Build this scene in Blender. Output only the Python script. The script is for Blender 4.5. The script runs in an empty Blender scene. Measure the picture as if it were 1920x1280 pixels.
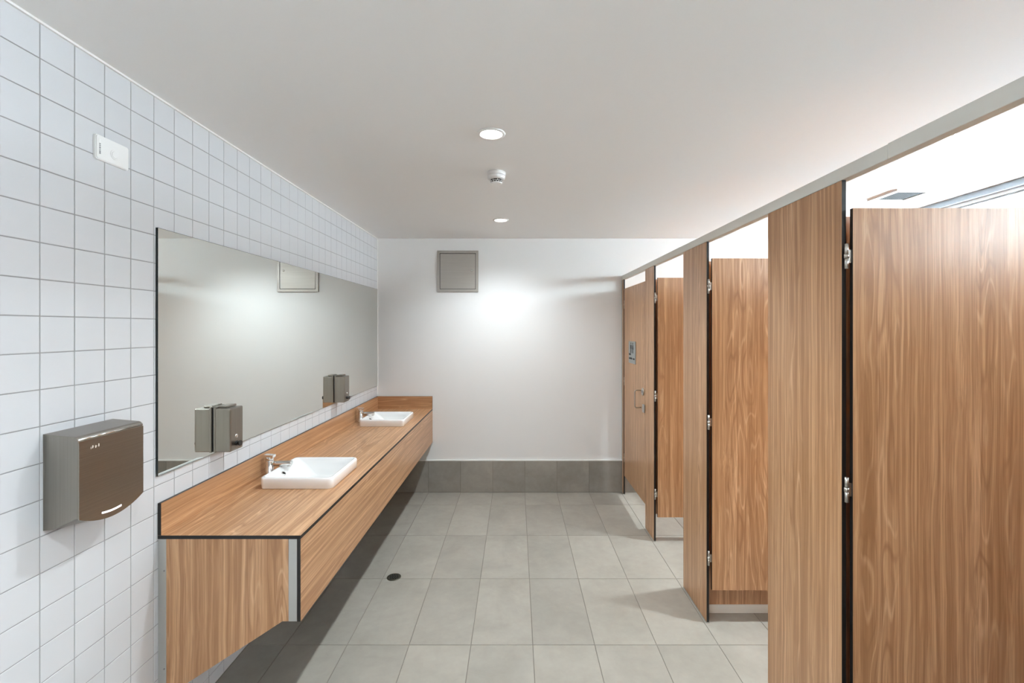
import bpy, bmesh, math, random
from mathutils import Vector, Matrix
random.seed(7)
PI = math.pi
S = bpy.context.scene
COL = S.collection

# ------------------------------------------------------------------ camera, world, exposure
F = 874.0                                    # focal length in pixels of the 1920 px frame
cam = bpy.data.cameras.new('camera')
cam.sensor_width = 36.0
cam.lens = 36.0 * F / 1920.0
cam.shift_x = -8.0 / 1920.0
cam.shift_y = -25.0 / 1920.0
cam.clip_start = 0.02
camo = bpy.data.objects.new('camera', cam)
camo.location = (0, 0, 1.55)
camo.rotation_euler = (PI / 2, 0, 0)
COL.objects.link(camo)
S.camera = camo

S.view_settings.view_transform = 'Standard'
S.view_settings.look = 'None'
S.view_settings.gamma = 1.0
S.view_settings.use_curve_mapping = False
S.view_settings.exposure = 1.24
S.cycles.max_bounces = 14
S.cycles.diffuse_bounces = 10
S.cycles.glossy_bounces = 6
S.cycles.caustics_reflective = False
S.cycles.caustics_refractive = False
S.cycles.sample_clamp_indirect = 6.0

SKY = 14.0
LAMP, LAMP_COL = 42.0, (.85, .95, 1.0)       # corridor downlights, watts
STALL_LAMP = 85.0                            # cubicle downlights, watts
BEAM, STALL_BEAM = 149.0, 80.0              # beam angles of the downlights, degrees
w = bpy.data.worlds.new('overcast_sky')
w.use_nodes = True
bg = w.node_tree.nodes['Background']
bg.inputs[0].default_value = (0.78, 0.89, 1.0, 1)
bg.inputs[1].default_value = SKY
S.world = w

# ------------------------------------------------------------------ dimensions (metres)
XL, XR, YB, YF, ZC = -1.3155, 2.85, 4.406, -2.2, 2.397
XS = 1.0                                     # plane of the stall fronts
ZH = 2.005                                   # underside of the header rail

# ------------------------------------------------------------------ materials
def mat(name, col=(.8, .8, .8), rough=.5, metal=0.0, spec=.5, coat=0.0):
    m = bpy.data.materials.new(name)
    m.use_nodes = True
    b = m.node_tree.nodes['Principled BSDF']
    b.inputs['Base Color'].default_value = (*col, 1)
    b.inputs['Roughness'].default_value = rough
    b.inputs['Metallic'].default_value = metal
    b.inputs['Specular IOR Level'].default_value = spec
    b.inputs['Coat Weight'].default_value = coat
    b.inputs['Coat Roughness'].default_value = .08
    return m

class G:
    """tiny node-graph helper"""
    def __init__(s, m):
        s.t = m.node_tree; s.b = s.t.nodes['Principled BSDF']
    def n(s, kind, **kw):
        x = s.t.nodes.new(kind)
        for k, v in kw.items(): setattr(x, k, v)
        return x
    def l(s, a, b): s.t.links.new(a, b)
    def math(s, op, a, b=None, clamp=False):
        x = s.n('ShaderNodeMath', operation=op, use_clamp=clamp)
        for i, v in enumerate((a, b)):
            if v is None: continue
            if isinstance(v, (int, float)): x.inputs[i].default_value = v
            else: s.l(v, x.inputs[i])
        return x.outputs[0]
    def vmath(s, op, a, b):
        x = s.n('ShaderNodeVectorMath', operation=op)
        for i, v in enumerate((a, b)):
            if isinstance(v, tuple): x.inputs[i].default_value = v
            else: s.l(v, x.inputs[i])
        return x.outputs[0]
    def noise(s, vec, scale=1.0, detail=2.0, rough=.5, dist=0.0):
        x = s.n('ShaderNodeTexNoise')
        x.inputs['Scale'].default_value = scale
        x.inputs['Detail'].default_value = detail
        x.inputs['Roughness'].default_value = rough
        x.inputs['Distortion'].default_value = dist
        s.l(vec, x.inputs['Vector'])
        return x.outputs[0]
    def ramp(s, fac, stops):
        x = s.n('ShaderNodeValToRGB')
        e = x.color_ramp.elements
        while len(e) < len(stops): e.new(.5)
        for q, (p, c) in zip(e, stops):
            q.position = p; q.color = (*c, 1) if len(c) == 3 else c
        s.l(fac, x.inputs[0])
        return x.outputs[0]
    def mix(s, fac, a, b, mode='MIX'):
        x = s.n('ShaderNodeMix', data_type='RGBA', blend_type=mode)
        for i, v in ((0, fac), (6, a), (7, b)):
            if isinstance(v, (int, float)): x.inputs[i].default_value = v
            elif isinstance(v, tuple): x.inputs[i].default_value = (*v, 1)
            else: s.l(v, x.inputs[i])
        return x.outputs[2]
    def coords(s, jitter=(7.3, 5.1, 3.7)):
        tc = s.n('ShaderNodeTexCoord').outputs['Object']
        r = s.n('ShaderNodeObjectInfo').outputs['Random']
        off = s.n('ShaderNodeCombineXYZ')
        for i in range(3): s.l(s.math('MULTIPLY', r, jitter[i]), off.inputs[i])
        return s.vmath('ADD', tc, off.outputs[0])

def wood(name, along, tint=(.96, .915, .84), rough=.33):
    m = mat(name, rough=rough, spec=.6)
    g = G(m)
    v = g.coords()
    def sc(across, lengthwise):
        t = [across] * 3; t[along] = lengthwise
        return g.vmath('MULTIPLY', v, tuple(t))
    warp = g.n('ShaderNodeTexNoise'); warp.inputs['Scale'].default_value = 1.0; warp.inputs['Detail'].default_value = 2.0
    g.l(sc(9, 1.6), warp.inputs['Vector'])
    wv = g.vmath('MULTIPLY', g.vmath('SUBTRACT', warp.outputs['Color'], (.5, .5, .5)), tuple(0 if i == along else .030 for i in range(3)))
    plain = v
    v = g.vmath('ADD', v, wv)                                   # lines of grain wander a little sideways
    def scw(across, lengthwise):
        t = [across] * 3; t[along] = lengthwise
        return g.vmath('MULTIPLY', v, tuple(t))
    bands = g.noise(sc(17, .10), detail=3, rough=.65)           # broad tonal strips
    mask = g.ramp(g.noise(sc(11, .12), detail=1), [(.47, (0,) * 3), (.60, (1,) * 3)])   # strips that carry figure
    field = g.noise(scw(8.5, .9), detail=2, rough=.5)
    rings = g.math('PINGPONG', g.math('MULTIPLY', field, 19.0), 1.0)
    fine = g.noise(scw(230, 2.4), detail=3, rough=.7)           # pores
    streak = g.noise(scw(85, .5), detail=4, rough=.62)
    T = lambda c: tuple(a * b for a, b in zip(c, tint))
    base = g.ramp(bands, [(.30, T((.47, .262, .135))), (.5, T((.60, .355, .198))), (.70, T((.70, .44, .265)))])
    c = g.mix(g.ramp(streak, [(.36, (.80,) * 3), (.58, (0,) * 3)]), base, T((.36, .180, .083)))
    c = g.mix(g.ramp(streak, [(.54, (0,) * 3), (.70, (.45,) * 3)]), c, T((.78, .52, .335)))
    pale = g.math('MULTIPLY', g.math('MULTIPLY', g.ramp(rings, [(.80, (0,) * 3), (.97, (1,) * 3)]), mask), .60)
    c = g.mix(pale, c, T((.80, .54, .35)))
    dark = g.math('MULTIPLY', g.math('MULTIPLY', g.ramp(rings, [(.03, (1,) * 3), (.25, (0,) * 3)]), mask), .60)
    c = g.mix(dark, c, T((.32, .155, .072)))
    c = g.mix(g.ramp(fine, [(.38, (.55,) * 3), (.54, (0,) * 3)]), c, T((.33, .16, .072)))
    g.l(c, g.b.inputs['Base Color'])
    bp = g.n('ShaderNodeBump'); bp.inputs['Strength'].default_value = .08; bp.inputs['Distance'].default_value = .002
    g.l(fine, bp.inputs['Height']); g.l(bp.outputs[0], g.b.inputs['Normal'])
    return m

def stone(name, a, b, rough=.5):
    m = mat(name, rough=rough, spec=.4)
    g = G(m)
    v = g.coords((11, 7, 0))
    n1 = g.noise(v, 3.2, 5, .6, .6); n2 = g.noise(v, 18, 4, .65)
    f = g.math('ADD', g.math('MULTIPLY', n1, .7), g.math('MULTIPLY', n2, .3))
    c = g.ramp(f, [(.34, a), (.64, b)])
    r = g.n('ShaderNodeObjectInfo').outputs['Random']
    c = g.mix(1.0, c, g.ramp(r, [(0, (.93, .93, .93)), (1, (1.04, 1.04, 1.03))]), 'MULTIPLY')
    g.l(c, g.b.inputs['Base Color'])
    bp = g.n('ShaderNodeBump'); bp.inputs['Strength'].default_value = .05; bp.inputs['Distance'].default_value = .003
    g.l(n2, bp.inputs['Height']); g.l(bp.outputs[0], g.b.inputs['Normal'])
    return m

def steel(name, col, rough, axis=2):
    m = mat(name, col, rough, 1.0)
    g = G(m)
    t = [240] * 3; t[axis] = 3
    v = g.vmath('MULTIPLY', g.n('ShaderNodeTexCoord').outputs['Object'], tuple(t))
    n = g.noise(v, 1.0, 3, .6)
    g.l(g.math('ADD', g.math('MULTIPLY', n, .12), rough - .06), g.b.inputs['Roughness'])
    c = g.ramp(n, [(.3, tuple(x * .93 for x in col)), (.7, tuple(min(1, x * 1.05) for x in col))])
    g.l(c, g.b.inputs['Base Color'])
    return m

def paint(name, col, rough):
    m = mat(name, col, rough, spec=.3)
    g = G(m)
    n = g.noise(g.n('ShaderNodeTexCoord').outputs['Object'], 260, 2)
    bp = g.n('ShaderNodeBump'); bp.inputs['Strength'].default_value = .04; bp.inputs['Distance'].default_value = .001
    g.l(n, bp.inputs['Height']); g.l(bp.outputs[0], g.b.inputs['Normal'])
    return m

def glow(name, col, strength):
    m = mat(name, col)
    b = m.node_tree.nodes['Principled BSDF']
    b.inputs['Emission Color'].default_value = (*col, 1)
    b.inputs['Emission Strength'].default_value = strength
    return m

M = {}
M['wall'] = paint('wall_paint', (.80, .795, .785), .55)
M['rear_wall'] = paint('darkened_rear_wall', (.27, .24, .215), .55)  # unseen wall, darkened to dim its bounce and its reflection in the steel
M['ceiling'] = paint('ceiling_paint', (.91, .925, .935), .8)
M['glaze'] = mat('white_glazed_tile', (.625, .632, .650), .38, spec=.4)
M['grout'] = paint('grey_grout', (.34, .34, .34), .9)
M['floor_grout'] = paint('floor_grout', (.20, .175, .15), .9)
M['floor_tile'] = stone('grey_floor_tile', (.295, .270, .231), (.37, .340, .294), .5)
M['skirt_tile'] = stone('dark_skirting_tile', (.25, .232, .205), (.34, .315, .28), .5)
M['wood_z'] = wood('oak_laminate_upright', 2)
M['wood_y'] = wood('oak_laminate_lengthwise', 1)
M['wood_x'] = wood('oak_laminate_crosswise', 0)
M['core'] = mat('black_laminate_core', (.009, .008, .008), .4)
M['alu'] = mat('satin_aluminium', (.56, .56, .54), .42, .75)
M['alu_paint'] = mat('grey_powder_coat', (.79, .785, .735), .5)
M['sign_grey'] = mat('grey_sign_plate', (.33, .345, .335), .45)
M['vent_grey'] = mat('grey_vent_grille', (.07, .07, .075), .6)
M['head_shade'] = mat('shaded_window_head', (.30, .33, .36), .5)  # backlit shade above the window, put into the grey
M['white_trim'] = mat('white_trim', (.88, .88, .87), .5)
M['white_plastic'] = mat('white_plastic', (.84, .84, .83), .35)
M['ceramic'] = mat('white_ceramic', (.88, .88, .87), .1, coat=.4)
M['chrome'] = mat('chrome', (.78, .77, .75), .12, 1.0)
M['steel'] = steel('brushed_steel_upright', (.32, .295, .262), .34, 2)
M['steel_front'] = steel('brushed_steel_cover', (.335, .31, .275), .30, 1)
M['steel_x'] = steel('brushed_steel_crosswise', (.50, .47, .43), .36, 0)
M['hinge'] = mat('satin_steel_hinge', (.55, .53, .49), .32, 1.0)
M['black'] = mat('black_plastic', (.012, .012, .012), .35)
M['mark'] = mat('dark_print', (.02, .024, .024), .6)
M['grey_mark'] = mat('grey_print', (.30, .30, .31), .6)
M['pale_mark'] = mat('pale_etched_print', (.72, .68, .62), .5)
M['drain'] = mat('tarnished_brass', (.13, .12, .09), .42, .9)
M['dark_hole'] = mat('dark_recess', (.006, .006, .006), .9)
M['mirror'] = mat('mirror_silver', (.86, .89, .865), .0, 1.0)
M['mirror_edge'] = mat('mirror_dark_edge', (.012, .018, .018), .25)
M['lamp'] = glow('downlight_lens', (1.0, .99, .97), 8.0)
M['glow_strip'] = glow('glowing_white_strip', (.93, .92, 1.0), 1.6)  # white strip given a glow of its own
gm = bpy.data.materials.new('window_glass'); gm.use_nodes = True
nt = gm.node_tree; nt.nodes.remove(nt.nodes['Principled BSDF'])
tr = nt.nodes.new('ShaderNodeBsdfTransparent'); gl = nt.nodes.new('ShaderNodeBsdfGlossy'); gl.inputs['Roughness'].default_value = .02
mx = nt.nodes.new('ShaderNodeMixShader'); mx.inputs[0].default_value = .06
tr.inputs[0].default_value = (.96, .98, .97, 1)
nt.links.new(tr.outputs[0], mx.inputs[1]); nt.links.new(gl.outputs[0], mx.inputs[2])
nt.links.new(mx.outputs[0], nt.nodes['Material Output'].inputs[0])
M['glass'] = gm

# ------------------------------------------------------------------ mesh helpers
def box(bm, x0, x1, y0, y1, z0, z1, mi=0, bev=0.0, seg=2):
    vs = [bm.verts.new(p) for p in ((x0, y0, z0), (x1, y0, z0), (x1, y1, z0), (x0, y1, z0),
                                    (x0, y0, z1), (x1, y0, z1), (x1, y1, z1), (x0, y1, z1))]
    fs = []
    for q in ((3, 2, 1, 0), (4, 5, 6, 7), (0, 1, 5, 4), (1, 2, 6, 5), (2, 3, 7, 6), (3, 0, 4, 7)):
        f = bm.faces.new([vs[i] for i in q]); f.material_index = mi; fs.append(f)
    if bev:
        es = list({e for f in fs for e in f.edges})
        r = bmesh.ops.bevel(bm, geom=es, offset=bev, segments=seg, profile=.5, affect='EDGES')
        for f in r['faces']: f.material_index = mi
    return fs

def cyl(bm, p0, p1, r0, r1=None, n=20, caps=True, mi=0):
    r1 = r0 if r1 is None else r1
    p0, p1 = Vector(p0), Vector(p1)
    d = (p1 - p0).normalized()
    a = d.orthogonal().normalized(); b = d.cross(a)
    A = [bm.verts.new(p0 + r0 * (math.cos(2 * PI * i / n) * a + math.sin(2 * PI * i / n) * b)) for i in range(n)]
    B = [bm.verts.new(p1 + r1 * (math.cos(2 * PI * i / n) * a + math.sin(2 * PI * i / n) * b)) for i in range(n)]
    for i in range(n):
        f = bm.faces.new((A[i], A[(i + 1) % n], B[(i + 1) % n], B[i])); f.smooth = True; f.material_index = mi
    if caps:
        bm.faces.new(A[::-1]).material_index = mi; bm.faces.new(B).material_index = mi

def tube(bm, pts, r, n=12):
    pts = [Vector(p) for p in pts]
    rings = []
    for i, p in enumerate(pts):
        d = ((pts[min(i + 1, len(pts) - 1)] - pts[max(i - 1, 0)])).normalized()
        up = Vector((0, 1, 0)) if abs(d.y) < .9 else Vector((1, 0, 0))
        a = d.cross(up).normalized(); b = d.cross(a)
        rings.append([bm.verts.new(p + r * (math.cos(2 * PI * k / n) * a + math.sin(2 * PI * k / n) * b)) for k in range(n)])
    for A, B in zip(rings, rings[1:]):
        for k in range(n):
            bm.faces.new((A[k], A[(k + 1) % n], B[(k + 1) % n], B[k])).smooth = True
    bm.faces.new(rings[0][::-1]); bm.faces.new(rings[-1])

def lathe(bm, c, prof, n=32, axis='z'):
    """prof: list of (radius, height); revolve about an axis through c"""
    c = Vector(c); rings = []
    for r, h in prof:
        ring = []
        for k in range(n):
            u, v = r * math.cos(2 * PI * k / n), r * math.sin(2 * PI * k / n)
            ring.append(bm.verts.new(c + (Vector((u, v, h)) if axis == 'z' else Vector((h, u, v)))))
        rings.append(ring)
    for A, B in zip(rings, rings[1:]):
        for k in range(n):
            bm.faces.new((A[k], A[(k + 1) % n], B[(k + 1) % n], B[k])).smooth = True
    bm.faces.new(rings[0][::-1]); bm.faces.new(rings[-1])

def prism(bm, poly, axis, a, b, mi=0):
    """extrude a polygon along an axis (0: poly is (y,z); 1: (x,z); 2: (x,y))"""
    def P(q, t):
        return ((t, q[0], q[1]), (q[0], t, q[1]), (q[0], q[1], t))[axis]
    A = [bm.verts.new(P(q, a)) for q in poly]; B = [bm.verts.new(P(q, b)) for q in poly]
    n = len(poly)
    fs = [bm.faces.new(A[::-1]), bm.faces.new(B)]
    for i in range(n): fs.append(bm.faces.new((A[i], A[(i + 1) % n], B[(i + 1) % n], B[i])))
    for f in fs: f.material_index = mi
    return fs

def rrect(x0, x1, y0, y1, r, n=5):
    out = []
    for cx, cy, a in ((x1 - r, y1 - r, 0), (x0 + r, y1 - r, PI / 2), (x0 + r, y0 + r, PI), (x1 - r, y0 + r, 3 * PI / 2)):
        for i in range(n + 1):
            t = a + PI / 2 * i / n
            out.append((cx + r * math.cos(t), cy + r * math.sin(t)))
    return out

ORG = {}
def obj(name, bm, mats, parent=None, label=None, origin=None, smooth=None):
    """link a bmesh given in room coordinates as one mesh object"""
    if parent is not None: o0 = ORG[parent.name]
    else: o0 = Vector(origin) if origin is not None else Vector((0, 0, 0))
    if o0.length: bmesh.ops.translate(bm, verts=bm.verts, vec=-o0)
    bmesh.ops.recalc_face_normals(bm, faces=bm.faces)
    me = bpy.data.meshes.new(name); bm.to_mesh(me); bm.free()
    for m in (mats if isinstance(mats, (list, tuple)) else [mats]): me.materials.append(m)
    if smooth is not None:
        for p in me.polygons: p.use_smooth = True
        me.set_sharp_from_angle(angle=math.radians(smooth))
    o = bpy.data.objects.new(name, me); COL.objects.link(o)
    if parent is not None: o.parent = parent
    else: o.location = o0
    ORG[o.name] = o0
    if label: o['label'] = label
    return o

def tag(o, label, cat, group=None):
    o['label'] = label; o['category'] = cat
    if group: o['group'] = group
    return o

def thing(name, label, cat, loc, group=None):
    o = bpy.data.objects.new(name, None); COL.objects.link(o)
    o.empty_display_size = .1; o.location = loc
    ORG[o.name] = Vector(loc)
    return tag(o, label, cat, group)

def struct(name, bm, m, parent=None):
    o = obj(name, bm, m, parent)
    if parent is None: o['kind'] = 'structure'
    return o

def copy_tree(o, loc, label, parent=None):
    c = o.copy(); COL.objects.link(c)
    if parent is None:
        c.location = loc; c['label'] = label
    else: c.parent = parent
    for ch in list(o.children): copy_tree(ch, None, None, c)
    return c

def B(*a, **k):
    bm = bmesh.new(); box(bm, *a, **k); return bm

def panel(bm, x0, x1, y0, y1, z0, z1, thin):
    """laminate sheet: slot 0 wood on the two faces, slot 1 black core on the four edges (thin = axis of its thickness)"""
    for i, f in enumerate(box(bm, x0, x1, y0, y1, z0, z1)):
        ax = (2, 2, 1, 0, 1, 0)[i]
        f.material_index = 0 if ax == thin else 1

# ------------------------------------------------------------------ the room
struct('ceiling', B(XL - .2, XR + .2, YF - .1, YB + .1, ZC, ZC + .12), M['ceiling'])
wall_back = struct('wall_back', B(XL - .2, XR + .2, YB, YB + .1, -.1, ZC), M['wall'])
struct('wall_front', B(XL - .2, XR + .2, YF - .1, YF, -.1, ZC), M['rear_wall'])
WY0, WY1, WZ0, WZ1 = -.40, 4.30, 1.975, 2.362
bm = bmesh.new()
EY0, EY1, EZ = -2.05, -.95, 2.1               # unseen entrance beyond the stalls, added so daylight lifts the ceiling
box(bm, XR, XR + .14, EY1, YB, -.1, WZ0); box(bm, XR + .091, XR + .14, EY1, YB, WZ1, ZC); box(bm, XR, XR + .0905, WY1, YB, WZ1, ZC); box(bm, XR, XR + .0905, EY1, WY0, WZ1, ZC)
box(bm, XR, XR + .14, YF, EY0, -.1, ZC); box(bm, XR, XR + .14, EY0, EY1, EZ, ZC)
box(bm, XR, XR + .14, EY1, WY0, WZ0, WZ1); box(bm, XR, XR + .14, WY1, YB, WZ0, WZ1)
struct('wall_right', bm, M['wall'])

bm = bmesh.new()
box(bm, XR - .012, XR + .15, EY0 + .001, EY0 + .031, .001, EZ - .001); box(bm, XR - .012, XR + .15, EY1 - .031, EY1 - .001, .001, EZ - .001)
box(bm, XR - .012, XR + .15, EY0 + .031, EY1 - .031, EZ - .032, EZ - .001)
struct('door_added', bm, M['alu'])  # frame of the added entrance, never in view
struct('wall_light_block', B(1.35, XR - .0005, -.62, -.50, .0005, ZC - .0005), M['wall'])   # unseen wall, added to block direct light from the entrance

# left wall: grout bed with proud white tiles
wall_left = struct('wall_left', B(XL - .2, XL - .002, YF, YB, -.1, ZC), M['grout'])
TP_Y, TP_Z, TY0, TZ0, J = .1012, .1017, 1.2875, 1.7864, .0015
def tile_bm(bm, y0, y1, z0, z1):
    x0, x1, b = XL - .004, XL, .0008
    A = [(x0, y0, z0), (x0, y1, z0), (x0, y1, z1), (x0, y0, z1)]
    Bq = [(x1 - b, y0, z0), (x1 - b, y1, z0), (x1 - b, y1, z1), (x1 - b, y0, z1)]
    C = [(x1, y0 + b, z0 + b), (x1, y1 - b, z0 + b), (x1, y1 - b, z1 - b), (x1, y0 + b, z1 - b)]
    R = [[bm.verts.new(p) for p in q] for q in (A, Bq, C)]
    for P, Q in zip(R, R[1:]):
        for i in range(4): bm.faces.new((P[i], P[(i + 1) % 4], Q[(i + 1) % 4], Q[i]))
    bm.faces.new(R[2])
cells = []
for r in range(-18, 6):
    z0, z1 = max(0.002, TZ0 + r * TP_Z + J), min(ZC - .001, TZ0 + (r + 1) * TP_Z - J)
    if z1 - z0 < .004: continue
    for c in range(-35, 32):
        y0, y1 = max(YF + .001, TY0 + c * TP_Y + J), min(YB - .003, TY0 + (c + 1) * TP_Y - J)
        if y1 - y0 < .004: continue
        yc, zc = (y0 + y1) / 2, (z0 + z1) / 2
        seen = 0.0
        if y1 > 1.19:
            px = 968 + F * XL / yc; py = 615 - F * (zc - 1.55) / yc
            hid = (y0 > 1.70 and z0 > 1.009 and z1 < 1.917) or (y0 > 1.70 and z1 < .93 and z0 > .12)
            if px > -60 and -60 < py < 1340 and not hid: seen = (F / yc) ** 2 * (y1 - y0) * (z1 - z0) / yc
        cells.append((seen, y0, y1, z0, z1))
cells.sort(key=lambda q: -q[0])
rest = bmesh.new(); shared = {}
for i, (seen, y0, y1, z0, z1) in enumerate(cells):
    if i < 300 and seen > 0:
        k = (round(y1 - y0, 5), round(z1 - z0, 5))
        if k not in shared:
            bm = bmesh.new(); tile_bm(bm, 0, y1 - y0, 0, z1 - z0)
            o = obj('wall_tile', bm, M['glaze'], wall_left); shared[k] = o.data
        else:
            o = bpy.data.objects.new('wall_tile', shared[k]); COL.objects.link(o); o.parent = wall_left
        o.location = (0, y0, z0)
    else: tile_bm(rest, y0, y1, z0, z1)
o = obj('wall_tiles', rest, M['glaze'], wall_left); o['kind'] = 'stuff'

# floor: grout bed with 300 x 600 tiles
floor = struct('floor', B(XL - .2, XR + .2, YF - .1, YB + .1, -.1, -.0025), M['floor_grout'])
def slab(bm, sx, sy, h=.0025, b=.0008):
    R = [[bm.verts.new((x, y, z)) for x, y in ((a, a), (sx - a, a), (sx - a, sy - a), (a, sy - a))]
         for a, z in ((0, -h), (0, -b), (b, 0))]
    for P, Q in zip(R, R[1:]):
        for i in range(4): bm.faces.new((P[i], P[(i + 1) % 4], Q[(i + 1) % 4], Q[i]))
    bm.faces.new(R[2])
FX, FY = .303, .603
shared = {}
for i in range(-6, 11):
    x0, x1 = max(XL + .002, .081 + i * FX + J), min(XR - .002, .081 + (i + 1) * FX - J)
    if x1 - x0 < .01: continue
    for j in range(-8, 5):
        y0, y1 = max(YF + .002, 2.282 + j * FY + J), min(YB - .002, 2.282 + (j + 1) * FY - J)
        if y1 - y0 < .01: continue
        k = (round(x1 - x0, 5), round(y1 - y0, 5))
        if k not in shared:
            bm = bmesh.new(); slab(bm, *k); o = obj('floor_tile', bm, M['floor_tile'], floor); shared[k] = o.data
        else:
            o = bpy.data.objects.new('floor_tile', shared[k]); COL.objects.link(o); o.parent = floor
        o.location = (x0, y0, 0)

# dark skirting tiles along the back wall
SK = .298
skirt = struct('baseboard_back', B(XL + .001, XR - .001, YB - .006, YB - .0005, .001, SK - .002), M['floor_grout'])
for i in range(-6, 11):
    x0, x1 = max(XL + .002, .081 + i * FX + J), min(XR - .002, .081 + (i + 1) * FX - J)
    if x1 - x0 < .01: continue
    obj('skirting_tile', B(x0, x1, YB - .009, YB - .005, .002, SK, bev=.0006, seg=1), M['skirt_tile'], skirt)
struct('trim_1', B(XL + .002, XR - .002, YB - .010, YB - .0005, SK + .0005, SK + .011), M['white_trim'])
struct('trim_2', B(XL + .0002, XL + .007, YF + .01, YB - .012, ZC - .007, ZC - .0003), M['white_trim'])
struct('trim_3', B(XL + .0002, XL + .0075, YB - .0075, YB - .0005, .93, ZC - .008), M['white_trim'])

# highlight window along the stalls
win = struct('window_1', B(XR - .006, XR + .09, WY0, WY1, WZ1 - .003, ZC - .001), M['head_shade'])  # covers the strip above the window; its grey stands for backlit shade
obj('window_head', B(XR + .02, XR + .09, WY0, WY1, WZ1 - .024, WZ1 - .004), M['white_trim'], win)
obj('window_sill', B(XR + .02, XR + .09, WY0, WY1, WZ0, WZ0 + .03), M['alu'], win)
for y in (WY0, .75, 2.05, 3.45, WY1 - .04):
    obj('mullion', B(XR + .025, XR + .085, y, y + .04, WZ0 + .03, WZ1 - .024), M['alu'], win)
ys = (WY0 + .04, .75, .79, 2.05, 2.09, 3.45, 3.49, WY1 - .04)
for a, b in zip(ys[::2], ys[1::2]):
    obj('pane', B(XR + .052, XR + .058, a, b, WZ0 + .03, WZ1 - .024), M['glass'], win)
bm = bmesh.new(); box(bm, XR + .03, XR + .08, WY0 + .04, WY1 - .04, WZ1 - .036, WZ1 - .028)
obj('glazing_bead', bm, M['grey_mark'], win)

# ------------------------------------------------------------------ toilet stalls
def pilaster(y0, y1, label):
    t = thing('stall_pilaster', label, 'partition post', (XS + .0065, (y0 + y1) / 2, 0), 'wood laminate pilasters of the stalls')
    bm = bmesh.new(); panel(bm, XS, XS + .013, y0, y1, .006, ZH - .001, 0)
    obj('panel', bm, [M['wood_z'], M['core']], t)
    obj('floor_shoe', B(XS - .0012, XS + .0142, y0, y1, .0004, .0055), M['alu'], t)
    return t
EDGE = {4: (.40, .815), 0: (4.344, 4.4040), 1: (3.385, 3.612), 2: (2.449, 2.790), 3: (1.432, 1.852)}
bm = bmesh.new()
p0 = pilaster(*EDGE[0], 'narrow wood strip pilaster against the far wall beside the closed door')
obj('wall_channel', B(XS - .004, XS + .017, 4.3935, 4.4055, .302, ZH - .002), M['alu'], p0)
pilaster(*EDGE[1], 'wood pilaster between the closed far door and the reddish open door')
pilaster(*EDGE[2], 'wood pilaster just left of the middle open door, its foot on the grey floor')
pilaster(*EDGE[3], 'widest and nearest wood pilaster beside the big open door at right')

pilaster(*EDGE[4], 'wood pilaster beyond the right edge of the view, nearest the camera')  # unseen, put in to keep light off the nearest open door

hd = thing('header_rail', 'grey metal rail running along the tops of the stall fronts', 'rail', (XS, 1.1, ZH))
obj('rail', B(XS, XS + .030, YF + .002, 1.255, ZH, ZH + .0425, bev=.0015), M['alu_paint'], hd)
obj('rail', B(XS, XS + .030, 1.256, YB - .002, ZH, ZH + .0405, bev=.0015), M['alu_paint'], hd)

def partition(y, label, z0=.046):
    t = thing('stall_partition', label, 'partition', (1.9, y, 0), 'side panels between the stalls')
    bm = bmesh.new(); panel(bm, XS + .0135, XR - .012, y, y + .013, z0, 1.914, 1)
    obj('panel', bm, [M['wood_z'], M['core']], t)
    if z0 < .05: obj('floor_channel', B(XS + .03, XR - .012, y - .004, y + .017, .0005, .0455), M['alu_paint'], t)
    obj('wall_channel', B(XR - .0115, XR - .0005, y - .005, y + .018, .0005, 1.914), M['alu'], t)
    return t
partition(3.475, 'raised wood side panel behind the farthest open stall door', .165)
partition(2.540, 'wood side panel with grey base channel below the middle open door')
partition(1.522, 'dark wood side panel glimpsed in the hinge gap of the nearest door')

partition(.49, 'wood side panel of the nearest stall, out of view at right')  # unseen, encloses the nearest stall so its door gets less light

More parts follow.
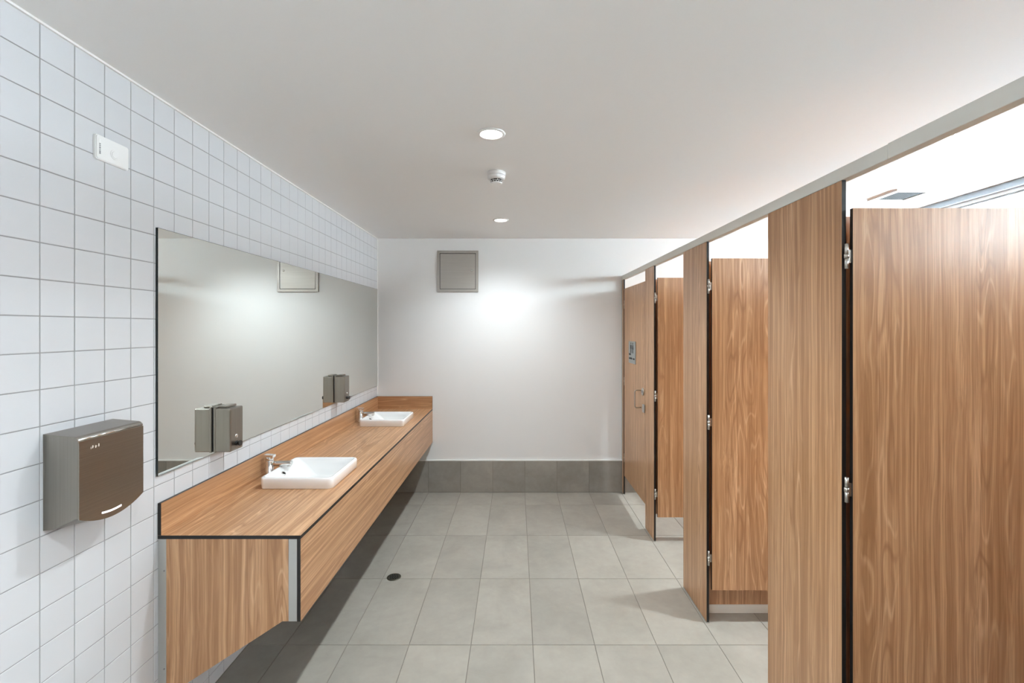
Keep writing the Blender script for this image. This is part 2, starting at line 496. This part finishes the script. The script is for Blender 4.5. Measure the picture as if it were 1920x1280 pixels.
HZ = (.348, 1.058, 1.769)
DZ0, DZ1 = .184, 1.914
def door(pin, rotz, width, label, lock=True):
    """local frame: hinge pin at the origin, sheet along +x, outer face towards -y"""
    t = thing('stall_door', label, 'door', (0, 0, 0), 'wood laminate stall doors')
    bm = bmesh.new(); panel(bm, .015, .015 + width, -.006, .007, DZ0, DZ1, 1)
    obj('panel', bm, [M['wood_z'], M['core']], t)
    for z in HZ:
        bm = bmesh.new()
        cyl(bm, (0, 0, z - .038), (0, 0, z - .004), .0052, n=16)
        cyl(bm, (0, 0, z + .004), (0, 0, z + .038), .0052, n=16)
        cyl(bm, (0, 0, z - .006), (0, 0, z + .006), .0068, n=16)
        box(bm, .003, .0148, -.001, .002, z - .020, z + .020)
        obj('hinge', bm, M['hinge'], t)
    e = .015 + width                       # free edge
    bm = bmesh.new()
    zt, zb, q = 1.052, .914, .012
    pts = [(e - .12, -.006, zb), (e - .12, -.044, zb)]
    pts += [(e - .12, -.044 - q * math.sin(a), zb + q - q * math.cos(a)) for a in (PI / 6, PI / 3, PI / 2)]
    pts += [(e - .12, -.056 + q * (1 - math.cos(a)), zt - q + q * math.sin(a)) for a in (0, PI / 6, PI / 3, PI / 2)]
    pts += [(e - .12, -.006, zt)]
    tube(bm, pts, .0045, 12)
    if lock: obj('handle', bm, M['hinge'], t)
    else: bm.free(); e += .02
    if 1:
        bm = bmesh.new(); cyl(bm, (e - .058, -.006, 1.05), (e - .058, -.014, 1.05), .030, .028, n=28)
        k = obj('lock_indicator', bm, M['hinge'], t)
        bm = bmesh.new(); box(bm, e - .074, e - .042, -.0150, -.0138, 1.041, 1.059, bev=.0005, seg=1)
        obj('lock_slot', bm, M['grey_mark'], k)
        bm = bmesh.new(); e = .015 + width
        bm.free(); bm = bmesh.new(); box(bm, e - .045, e - .001, -.019, -.0061, .892, .955, bev=.004)
        box(bm, e - .03, e - .004, .0071, .022, .892, .955, bev=.004)
        obj('latch', bm, M['alu'], t)
    t.location = pin; t.rotation_euler = (0, 0, rotz)
    return t
PX = XS + .0062
door((PX, 4.330, 0), -PI / 2, .699, 'closed wood stall door with sign and D handle against the far wall')
d2 = door((PX, EDGE[1][0] - .012, 0), 0, .575, 'reddish wood door standing open in the second stall from the far wall', False)
copy_tree(d2, (PX, EDGE[2][0] - .012, 0), 'middle open wood door, with a wood side panel showing below it')
door((PX, EDGE[3][0] - .012, 0), 0, .625, 'nearest and largest open wood door cut off by the right edge', False)

# sign on the closed door
SY0, SY1, SZ0, SZ1 = 4.125, 3.895, 1.247, 1.437
sg = thing('door_sign', 'grey sign with two black figures on the closed stall door', 'sign', (XS - .0015, 4.01, SZ0))
SX = XS - .0025
obj('sign_plate', B(SX - .003, SX + .0012, SY1, SY0, SZ0, SZ1, bev=.0008, seg=1), M['sign_grey'], sg)
def figure(yc, skirt_):
    bm = bmesh.new(); X0, X1 = SX - .0042, SX - .0031
    def sh(y): return yc - y                # figure's right is towards -y as one looks at the door
    top = SZ1 - .010
    cyl(bm, (X1, yc, top - .010), (X0, yc, top - .010), .009, n=18)
    zb = SZ1 - .102
    h = .013
    body = [(-h, top - .022), (h, top - .022), (h + (.011 if skirt_ else 0), zb + .034), (h - .001, zb + .034), (h - .002, zb), (.002, zb), (.002, zb + .034),
            (-.002, zb + .034), (-.002, zb), (-h + .002, zb), (-h + .001, zb + .034), (-h - (.011 if skirt_ else 0), zb + .034)]
    prism(bm, [(sh(a), b) for a, b in body], 0, X0, X1)
    if not skirt_:
        for s in (-1, 1):
            a, b = sorted((s * (h + .002), s * (h + .009)))
            box(bm, X0, X1, yc + a, yc + b, top - .056, top - .022)
    return bm
YS = lambda f: SY0 + (SY1 - SY0) * f
obj('pictogram', figure(YS(.36), False), M['mark'], sg)
obj('pictogram', figure(YS(.64), True), M['mark'], sg)
def blur_word(f0, f1, z, h, n):
    bm = bmesh.new(); y0, y1 = YS(f0), YS(f1); st = (y1 - y0) / n
    for i in range(n):
        a, b = y0 + st * (i + .12), y0 + st * (i + .86)
        box(bm, SX - .0040, SX - .0031, min(a, b), max(a, b), z, z + h * random.choice((.75, 1, .8)))
    return bm
for f0, f1, z, h, n in ((.06, .36, 1.316, .017, 4), (.06, .56, 1.281, .018, 7), (.66, .90, 1.281, .018, 3)):
    obj('lettering', blur_word(f0, f1, z, h, n), M['mark'], sg)

# ------------------------------------------------------------------ vanity
VY0, VX1, VZ, VB = 1.7095, -.791, .790, .474
WX = XL + .0005
va = thing('vanity_counter', 'long wood laminate vanity counter with black edges along the tiled wall', 'vanity', (-1.05, 3.05, 0))
bm = bmesh.new()
BAS = ((-1.215, -.868, 2.199, 2.560), (-1.215, -.868, 3.592, 3.953))
cut = [(b[0] + .012, b[1] - .012, b[2] + .012, b[3] - .012) for b in BAS]
cx0, cx1 = cut[0][0], cut[0][1]
yy = [VY0, cut[0][2], cut[0][3], cut[1][2], cut[1][3], YB - .0015]
for a, b in zip(yy, yy[1:]):
    hole = (a, b) in ((cut[0][2], cut[0][3]), (cut[1][2], cut[1][3]))
    for x0, x1 in (((WX, cx0), (cx1, VX1)) if hole else ((WX, VX1),)):
        for i, f in enumerate(box(bm, x0, x1, a, b, VZ - .013, VZ)):
            f.material_index = 1 if (i == 3 and x1 == VX1) or (i == 2 and a == VY0) else 0
bmesh.ops.remove_doubles(bm, verts=bm.verts, dist=1e-5)
obj('countertop', bm, [M['wood_y'], M['core']], va)
bm = bmesh.new(); panel(bm, WX, WX + .0125, VY0, YB - .0155, VZ + .0005, .908, 0)
obj('backsplash', bm, [M['wood_y'], M['core']], va)
bm = bmesh.new(); panel(bm, WX, VX1, YB - .0148, YB - .0015, VZ + .0005, .908, 1)
obj('side_splash', bm, [M['wood_x'], M['core']], va)
bm = bmesh.new(); panel(bm, VX1 - .013, VX1, VY0, YB - .0015, VB, VZ - .0135, 0)
obj('front_panel', bm, [M['wood_y'], M['core']], va)
bm = bmesh.new()
prism(bm, [(WX + .030, VZ - .0138), (VX1 - .0455, VZ - .0138), (VX1 - .0455, VB), (VX1 - .068, VB), (WX + .030, .197)], 1, VY0 + .002, VY0 + .015)
obj('end_panel', bm, M['wood_z'], va)
obj('post', B(VX1 - .045, VX1 - .0135, VY0 + .001, VY0 + .033, VB, VZ - .0138, bev=.001, seg=1), M['alu'], va)
p = obj('post', B(WX, WX + .0295, VY0 + .001, VY0 + .031, .0008, VZ - .0138, bev=.001, seg=1), M['alu'], va)
for z in (.66, .30):
    bm = bmesh.new(); cyl(bm, (WX + .0235, VY0 + .0015, z), (WX + .0235, VY0 - .0005, z), .0032, n=12)
    obj('rivet', bm, M['grey_mark'], p)
bm = bmesh.new(); prism(bm, [(VX1 - .068, VB + .002), (VX1 - .014, VB + .002), (VX1 - .014, VB + .015), (VX1 - .070, VB + .015), (WX + .004, .213), (WX + .004, .196)], 1, VY0 + .034, YB - .003)
obj('underside_panel', bm, M['core'], va)  # black rather than wood, to deepen the shade beneath the counter

def basin(x0, x1, y0, y1, label):
    H = .054
    t = thing('basin', label, 'basin', ((x0 + x1) / 2, (y0 + y1) / 2, VZ), 'white basins set into the counter')
    bm = bmesh.new()
    loops = []
    def ring(ix0, ix1, iy0, iy1, r, z):
        loops.append([bm.verts.new((x, y, VZ + z)) for x, y in rrect(ix0, ix1, iy0, iy1, r, 6)])
    ring(x0 + .004, x1 - .004, y0 + .004, y1 - .004, .022, .0005)
    ring(x0 + .001, x1 - .001, y0 + .001, y1 - .001, .024, .004)
    ring(x0, x1, y0, y1, .024, H - .012)
    ring(x0 + .0008, x1 - .0008, y0 + .0008, y1 - .0008, .024, H - .006)
    ring(x0 + .003, x1 - .003, y0 + .003, y1 - .003, .022, H - .002)
    ring(x0 + .007, x1 - .007, y0 + .007, y1 - .007, .020, H)
    ring(x0 + .013, x1 - .013, y0 + .013, y1 - .013, .018, H - .0006)
    ring(x0 + .018, x1 - .016, y0 + .016, y1 - .016, .018, H - .005)
    ring(x0 + .050, x1 - .022, y0 + .021, y1 - .021, .024, H - .030)
    ring(x0 + .105, x1 - .032, y0 + .032, y1 - .032, .030, H - .085)
    ring(x0 + .125, x1 - .052, y0 + .052, y1 - .052, .030, H - .097)
    for A, Bq in zip(loops, loops[1:]):
        n = len(A)
        for k in range(n): bm.faces.new((A[k], A[(k + 1) % n], Bq[(k + 1) % n], Bq[k])).smooth = True
    bm.faces.new(loops[-1])
    obj('bowl', bm, M['ceramic'], t)
    yc = (y0 + y1) / 2
    # overflow ring on the sloping wall under the tap
    nrm = Vector((.55, 0, .83)).normalized(); c = Vector((x0 + .0455, yc - .035, VZ + H - .0235))
    bm = bmesh.new(); cyl(bm, c - nrm * .004, c + nrm * .0022, .0125, .0115, n=22)
    k = obj('overflow_ring', bm, M['chrome'], t)
    bm = bmesh.new(); cyl(bm, c + nrm * .0015, c + nrm * .0028, .0078, n=18)
    obj('overflow_hole', bm, M['dark_hole'], k)
    xm = (x0 + .125 + x1 - .052) / 2
    bm = bmesh.new(); lathe(bm, (xm, yc, VZ + H - .097), [(.030, .0005), (.030, .003), (.024, .005), (.006, .006)], 24)
    obj('waste', bm, M['chrome'], t)
    return t
b1 = basin(*BAS[0], 'nearer white ceramic basin, closest to the counter end')
copy_tree(b1, ((BAS[1][0] + BAS[1][1]) / 2, (BAS[1][2] + BAS[1][3]) / 2, VZ), 'farther white ceramic basin, beside the back wall splash')

def tap(x, y, label):
    t = thing('tap', label, 'tap', (x, y, VZ), 'chrome mixer taps')
    z = VZ
    bm = bmesh.new(); lathe(bm, (x, y, z), [(.0235, .0005), (.0235, .004), (.0200, .006), (.0195, .082), (.0185, .085)], 28)
    bd = obj('body', bm, M['chrome'], t)
    bm = bmesh.new(); tube(bm, [(x + .010, y, z + .068), (x + .040, y, z + .068), (x + .080, y, z + .069), (x + .108, y, z + .070), (x + .113, y, z + .069)], .0135, 16)
    sp = obj('spout', bm, M['chrome'], t)
    bm = bmesh.new(); cyl(bm, (x + .098, y, z + .060), (x + .099, y, z + .051), .0095, n=18)
    obj('aerator', bm, M['chrome'], sp)
    bm = bmesh.new()
    lathe(bm, (x, y, z), [(.0195, .0865), (.0198, .089), (.0198, .098), (.0180, .1025)], 28)
    prism(bm, [(x - .024, z + .1005), (x + .022, z + .0985), (x + .0245, z + .112), (x - .022, z + .115)], 1, y - .015, y + .015)
    obj('lever', bm, M['chrome'], t)
    return t
t1 = tap(-1.262, 2.385, 'chrome tap at the nearer basin')
copy_tree(t1, (-1.262, 3.778, VZ), 'chrome tap at the farther basin')

# ------------------------------------------------------------------ mirror and wall fittings
MX = XL + .0085
mi = thing('mirror', 'large frameless wall mirror with dark edge above the counter', 'mirror', (XL, 3.05, 1.009))
obj('backing', B(XL + .0006, MX - .0006, 1.700, 4.397, 1.009, 1.917), M['mirror_edge'], mi)
obj('glass', B(MX - .0005, MX, 1.7012, 4.3958, 1.0102, 1.9158), M['mirror'], mi)

def dispenser(y0, label):
    y1, x0, x1, z0, z1 = y0 + .092, MX, MX + .078, 1.016, 1.207
    t = thing('soap_dispenser', label, 'dispenser', (x0, (y0 + y1) / 2, z0), 'steel soap dispensers on the mirror')
    obj('gasket', B(x0 + .0003, x0 + .004, y0 + .003, y1 - .003, z0 + .001, z1 - .001, bev=.001, seg=1), M['black'], t)
    bm = bmesh.new(); box(bm, x0 + .0042, x0 + .014, y0 - .001, y1 + .001, z0 - .0015, z1 + .002, bev=.0015, seg=1)
    obj('back_case', bm, M['steel'], t)
    bm = bmesh.new(); box(bm, x0 + .010, x1, y0, y1, z0, z1 - .004, bev=.005, seg=3)
    bd = obj('body', bm, M['steel'], t)
    bm = bmesh.new(); box(bm, x0 + .012, x0 + .052, y0 + .020, y1 - .004, z1 - .0035, z1 + .006, bev=.003)
    obj('filler_lid', bm, M['steel'], t)
    yc = y0 + .042
    bm = bmesh.new(); cyl(bm, (x1 - .001, yc, z0 + .030), (x1 + .005, yc, z0 + .030), .0105, n=20)
    cyl(bm, (x1 + .005, yc, z0 + .030), (x1 + .014, yc, z0 + .030), .0085, n=20)
    cyl(bm, (x1 + .014, yc, z0 + .030), (x1 + .020, yc, z0 + .030), .0115, n=20)
    obj('push_button', bm, M['black'], t)
    bm = bmesh.new(); lathe(bm, (x1 - .001, yc, z0 + .062), [(.0095, 0), (.0095, .002), (.007, .0045), (.003, .0055)], 20, 'x')
    obj('sight_glass', bm, M['chrome'], t)
    return t
s1 = dispenser(2.005, 'nearer steel soap dispenser at the left end of the mirror')
sy = 3.340 - 2.005
copy_tree(s1, s1.location + Vector((0, sy, 0)), 'farther steel soap dispenser above the second basin')

# hand dryer
HY0, HY1 = 1.295, 1.519
hdv = thing('hand_dryer', 'steel hand dryer on the white tiles left of the mirror', 'hand dryer', (XL, 1.407, .987))
XF = -1.2148
bm = bmesh.new(); n = 24; secs = []
def low(t): return 1.0165 - .031 * 4 * t * (1 - t)
for i in range(n + 1):
    t = i / n; y = HY0 + (HY1 - HY0) * t
    zf = low(t)
    prof = [(XL + .0006, 1.255), (XF - .016, 1.2475), (XF - .010, 1.246), (XF - .005, 1.2415), (XF - .0035, 1.236), (XF - .0035, zf + .004), (XF - .012, zf + .002), (XL + .03, .990 - .012 * 4 * t * (1 - t)), (XL + .0006, .987)]
    secs.append([bm.verts.new((x, y, z)) for x, z in prof])
for A, Bq in zip(secs, secs[1:]):
    for k in range(len(A)):
        bm.faces.new((A[k], A[(k + 1) % len(A)], Bq[(k + 1) % len(A)], Bq[k]))
bm.faces.new(secs[0][::-1]); bm.faces.new(secs[-1])
obj('case', bm, M['steel'], hdv, smooth=35)
bm = bmesh.new(); poly = [(HY0 + .0005, 1.233), (HY0 + .0005, low(0))]
poly += [(HY0 + (HY1 - HY0) * i / n, low(i / n)) for i in range(1, n)]
poly += [(HY1 - .0005, low(1)), (HY1 - .0005, 1.233)]
fs = prism(bm, poly, 0, XF - .0034, XF)
obj('front_cover', bm, M['steel_front'], hdv)
bm = bmesh.new(); cyl(bm, (XF - .0045, HY0 + .001, 1.2375), (XF - .0045, HY1 - .001, 1.2375), .0034, n=12)
obj('chrome_strip', bm, M['chrome'], hdv)
bm = bmesh.new()
prev = None
for i in range(9):
    t = .32 + .30 * i / 8; y = HY0 + (HY1 - HY0) * t; z = low(t) + .0165
    cur = [bm.verts.new((x, y, zz)) for x, zz in ((XF - .0002, z), (XF + .0006, z), (XF + .0006, z + .0048), (XF - .0002, z + .0048))]
    if prev:
        for k in range(4): bm.faces.new((prev[k], prev[(k + 1) % 4], cur[(k + 1) % 4], cur[k]))
    else: bm.faces.new(cur[::-1])
    prev = cur
bm.faces.new(prev)
obj('bright_strip', bm, M['glow_strip'], hdv)
bm = bmesh.new()
for i, (a, h, dz) in enumerate(((.036, .006, 0), (.0405, .008, .001), (.0445, .003, .004), (.050, .0075, 0), (.0545, .003, .003), (.060, .008, .0015))):
    box(bm, XF - .0002, XF + .0004, HY0 + a, HY0 + a + (.0012 if i % 2 == 0 else .003), 1.205 + dz, 1.205 + dz + h)
obj('etched_logo', bm, M['pale_mark'], hdv)

# switch plate
sw = thing('switch_plate', 'white switch plate high on the tiled wall above the hand dryer', 'switch', (XL, 1.51, 2.08))
bm = bmesh.new(); PY0, PY1, PZ0, PZ1 = 1.449, 1.571, 2.079, 2.156
prism(bm, rrect(PY0, PY1, PZ0, PZ1, .006), 0, XL + .0003, XL + .0075)
prism(bm, rrect(PY0 + .002, PY1 - .002, PZ0 + .002, PZ1 - .002, .006), 0, XL + .0076, XL + .010)
obj('plate', bm, M['white_plastic'], sw)
bm = bmesh.new(); box(bm, XL + .0101, XL + .0108, PY0 + .0085, PY0 + .0155, PZ0 + .014, PZ1 - .012, bev=.0003, seg=1)
lb = obj('side_label', bm, M['white_trim'], sw)
bm = bmesh.new(); z = PZ0 + .017
for h in (.011, .003, .006, .004, .004):
    box(bm, XL + .01085, XL + .0111, PY0 + .0095, PY0 + .0145, z, z + h); z += h + .0015
obj('printed_marks', bm, M['grey_mark'], lb)
bm = bmesh.new(); lathe(bm, (XL + .0101, 1.515, 2.112), [(.0155, 0), (.0155, .0008), (.0145, .0012)], 28, 'x')
lathe(bm, (XL + .0113, 1.515, 2.112), [(.011, 0), (.010, .0006)], 24, 'x')
obj('touch_button', bm, M['white_plastic'], sw)

# access panel on the back wall
ap = thing('access_panel', 'square steel access panel high on the white back wall', 'access panel', (-.552, YB, 1.893))
AX0, AX1, AZ0, AZ1 = -.746, -.358, 1.893, 2.281
fw = .024
bm = bmesh.new()
box(bm, AX0, AX1, YB - .012, YB - .0006, AZ1 - fw, AZ1); box(bm, AX0, AX1, YB - .012, YB - .0006, AZ0, AZ0 + fw)
box(bm, AX0, AX0 + fw, YB - .012, YB - .0006, AZ0 + fw, AZ1 - fw); box(bm, AX1 - fw, AX1, YB - .012, YB - .0006, AZ0 + fw, AZ1 - fw)
obj('frame', bm, M['steel_x'], ap)
obj('recess', B(AX0 + fw, AX1 - fw, YB - .004, YB - .0006, AZ0 + fw, AZ1 - fw), M['dark_hole'], ap)
dr = obj('door_leaf', B(AX0 + fw + .005, AX1 - fw - .004, YB - .011, YB - .0042, AZ0 + fw + .004, AZ1 - fw - .005, bev=.001, seg=1), M['steel_x'], ap)
bm = bmesh.new(); lathe(bm, (0, 0, 0), [(.0105, 0), (.0105, .0025), (.008, .004)], 20)
bmesh.ops.rotate(bm, verts=bm.verts, cent=(0, 0, 0), matrix=Matrix.Rotation(PI / 2, 3, 'X'))
bmesh.ops.translate(bm, verts=bm.verts, vec=(-.420, YB - .0108, 2.092))
obj('lock', bm, M['chrome'], dr)

# ------------------------------------------------------------------ ceiling fittings
def downlight(x, y, label, power, group):
    t = thing('downlight', label, 'downlight', (x, y, ZC), group)
    bm = bmesh.new()
    lathe(bm, (x, y, ZC), [(.062, -.0003), (.062, -.003), (.058, -.006), (.049, -.0066), (.0475, -.0050), (.0475, -.0006)], 40)
    obj('trim_ring', bm, M['white_plastic'], t)
    bm = bmesh.new(); lathe(bm, (x, y, ZC), [(.0465, -.0008), (.0465, -.0022)], 40)
    obj('lens', bm, M['lamp'], t)
    ld = bpy.data.lights.new('beam', 'SPOT')
    ld.energy, ld.color, ld.spot_size, ld.spot_blend, ld.shadow_soft_size = power, LAMP_COL, math.radians(STALL_BEAM if group == g2 else BEAM), .8, .04
    lo = bpy.data.objects.new('beam', ld); COL.objects.link(lo); lo.parent = t; lo.location = (0, 0, -.012)
    return t
g1, g2 = 'round corridor downlights', 'round stall downlights'
downlight(-.109, 2.028, 'larger, nearer round downlight glowing in the ceiling', LAMP, g1)
downlight(-.121, 3.647, 'smaller, farther round downlight beyond the smoke detector', LAMP, g1)
downlight(-.109, .41, 'round downlight in the ceiling above the camera', LAMP, g1)
downlight(-.109, -1.21, 'round downlight in the ceiling at the near end of the room', LAMP, g1)
downlight(1.86, 3.95, 'round downlight above the farthest closed stall', STALL_LAMP, g2)
downlight(1.86, 2.99, 'round downlight above the second stall from the far wall', STALL_LAMP, g2)
downlight(1.86, 2.06, 'round downlight above the third stall from the far wall', STALL_LAMP, g2)

DX, DY = -.108, 2.535
sd = thing('smoke_detector', 'white smoke detector between the two ceiling downlights', 'smoke detector', (DX, DY, ZC))
bm = bmesh.new(); lathe(bm, (DX, DY, ZC), [(.049, -.0004), (.049, -.018), (.0475, -.0195)], 40)
obj('base', bm, M['white_plastic'], sd)
bm = bmesh.new(); lathe(bm, (DX, DY, ZC), [(.0475, -.020), (.0475, -.034), (.042, -.041), (.038, -.0425)], 40)
obj('housing', bm, M['white_plastic'], sd)
bm = bmesh.new(); lathe(bm, (DX, DY, ZC), [(.0315, -.042), (.0315, -.058)], 32)
ch = obj('sensor_chamber', bm, M['dark_hole'], sd)
bm = bmesh.new()
lathe(bm, (DX, DY, ZC), [(.034, -.0490), (.034, -.0515)], 32)
lathe(bm, (DX, DY, ZC), [(.033, -.0575), (.031, -.061), (.024, -.063)], 32)
for k in range(8):
    a = 2 * PI * (k + .3) / 8; c, s = math.cos(a), math.sin(a)
    cyl(bm, (DX + .0325 * c, DY + .0325 * s, ZC - .0425), (DX + .0325 * c, DY + .0325 * s, ZC - .0500), .0016, n=8)
for k in range(14):
    a = 2 * PI * (k + .5) / 14; c, s = math.cos(a), math.sin(a)
    cyl(bm, (DX + .0320 * c, DY + .0320 * s, ZC - .0505), (DX + .0320 * c, DY + .0320 * s, ZC - .0580), .0014, n=8)
obj('vent_cage', bm, M['white_plastic'], ch)

# exhaust vent over the stalls
EX0, EX1, EV0, EV1 = 2.318, 2.562, 2.836, 3.080
ev = thing('ceiling_vent', 'square white slatted exhaust vent in the ceiling above the stalls', 'vent', (2.44, 2.958, ZC))
bm = bmesh.new(); r = .030
for a in ((EX0, EX1, EV0, EV0 + r), (EX0, EX1, EV1 - r, EV1), (EX0, EX0 + r, EV0 + r, EV1 - r), (EX1 - r, EX1, EV0 + r, EV1 - r)):
    box(bm, *a, ZC - .012, ZC - .0004)
obj('frame', bm, M['white_plastic'], ev)
obj('duct_opening', B(EX0 + r, EX1 - r, EV0 + r, EV1 - r, ZC - .0024, ZC - .0004), M['dark_hole'], ev)
k = 14
for i in range(k):
    x = EX0 + r + (EX1 - EX0 - 2 * r) * (i + .5) / k
    obj('slat', B(x - .0022, x + .0022, EV0 + r, EV1 - r, ZC - .0075, ZC - .0055), M['vent_grey'], ev)

# floor drain
GX, GY = -.7615, 2.902
fd = thing('floor_drain', 'small round dark metal drain set in the grey floor tiles', 'drain', (GX, GY, 0))
bm = bmesh.new(); lathe(bm, (GX, GY, 0), [(.043, .0003), (.043, .0022), (.040, .0032), (.034, .0030)], 36)
rg = obj('grate', bm, M['drain'], fd)
for row in range(4):
    y = GY + (row - 1.5) * .0135
    for cidx in range(4 if row in (1, 2) else 3):
        x = GX + (cidx - (1.5 if row in (1, 2) else 1)) * .014
        obj('slot', B(x - .0038, x + .0038, y - .0045, y + .0045, .0031, .0037), M['dark_hole'], rg)
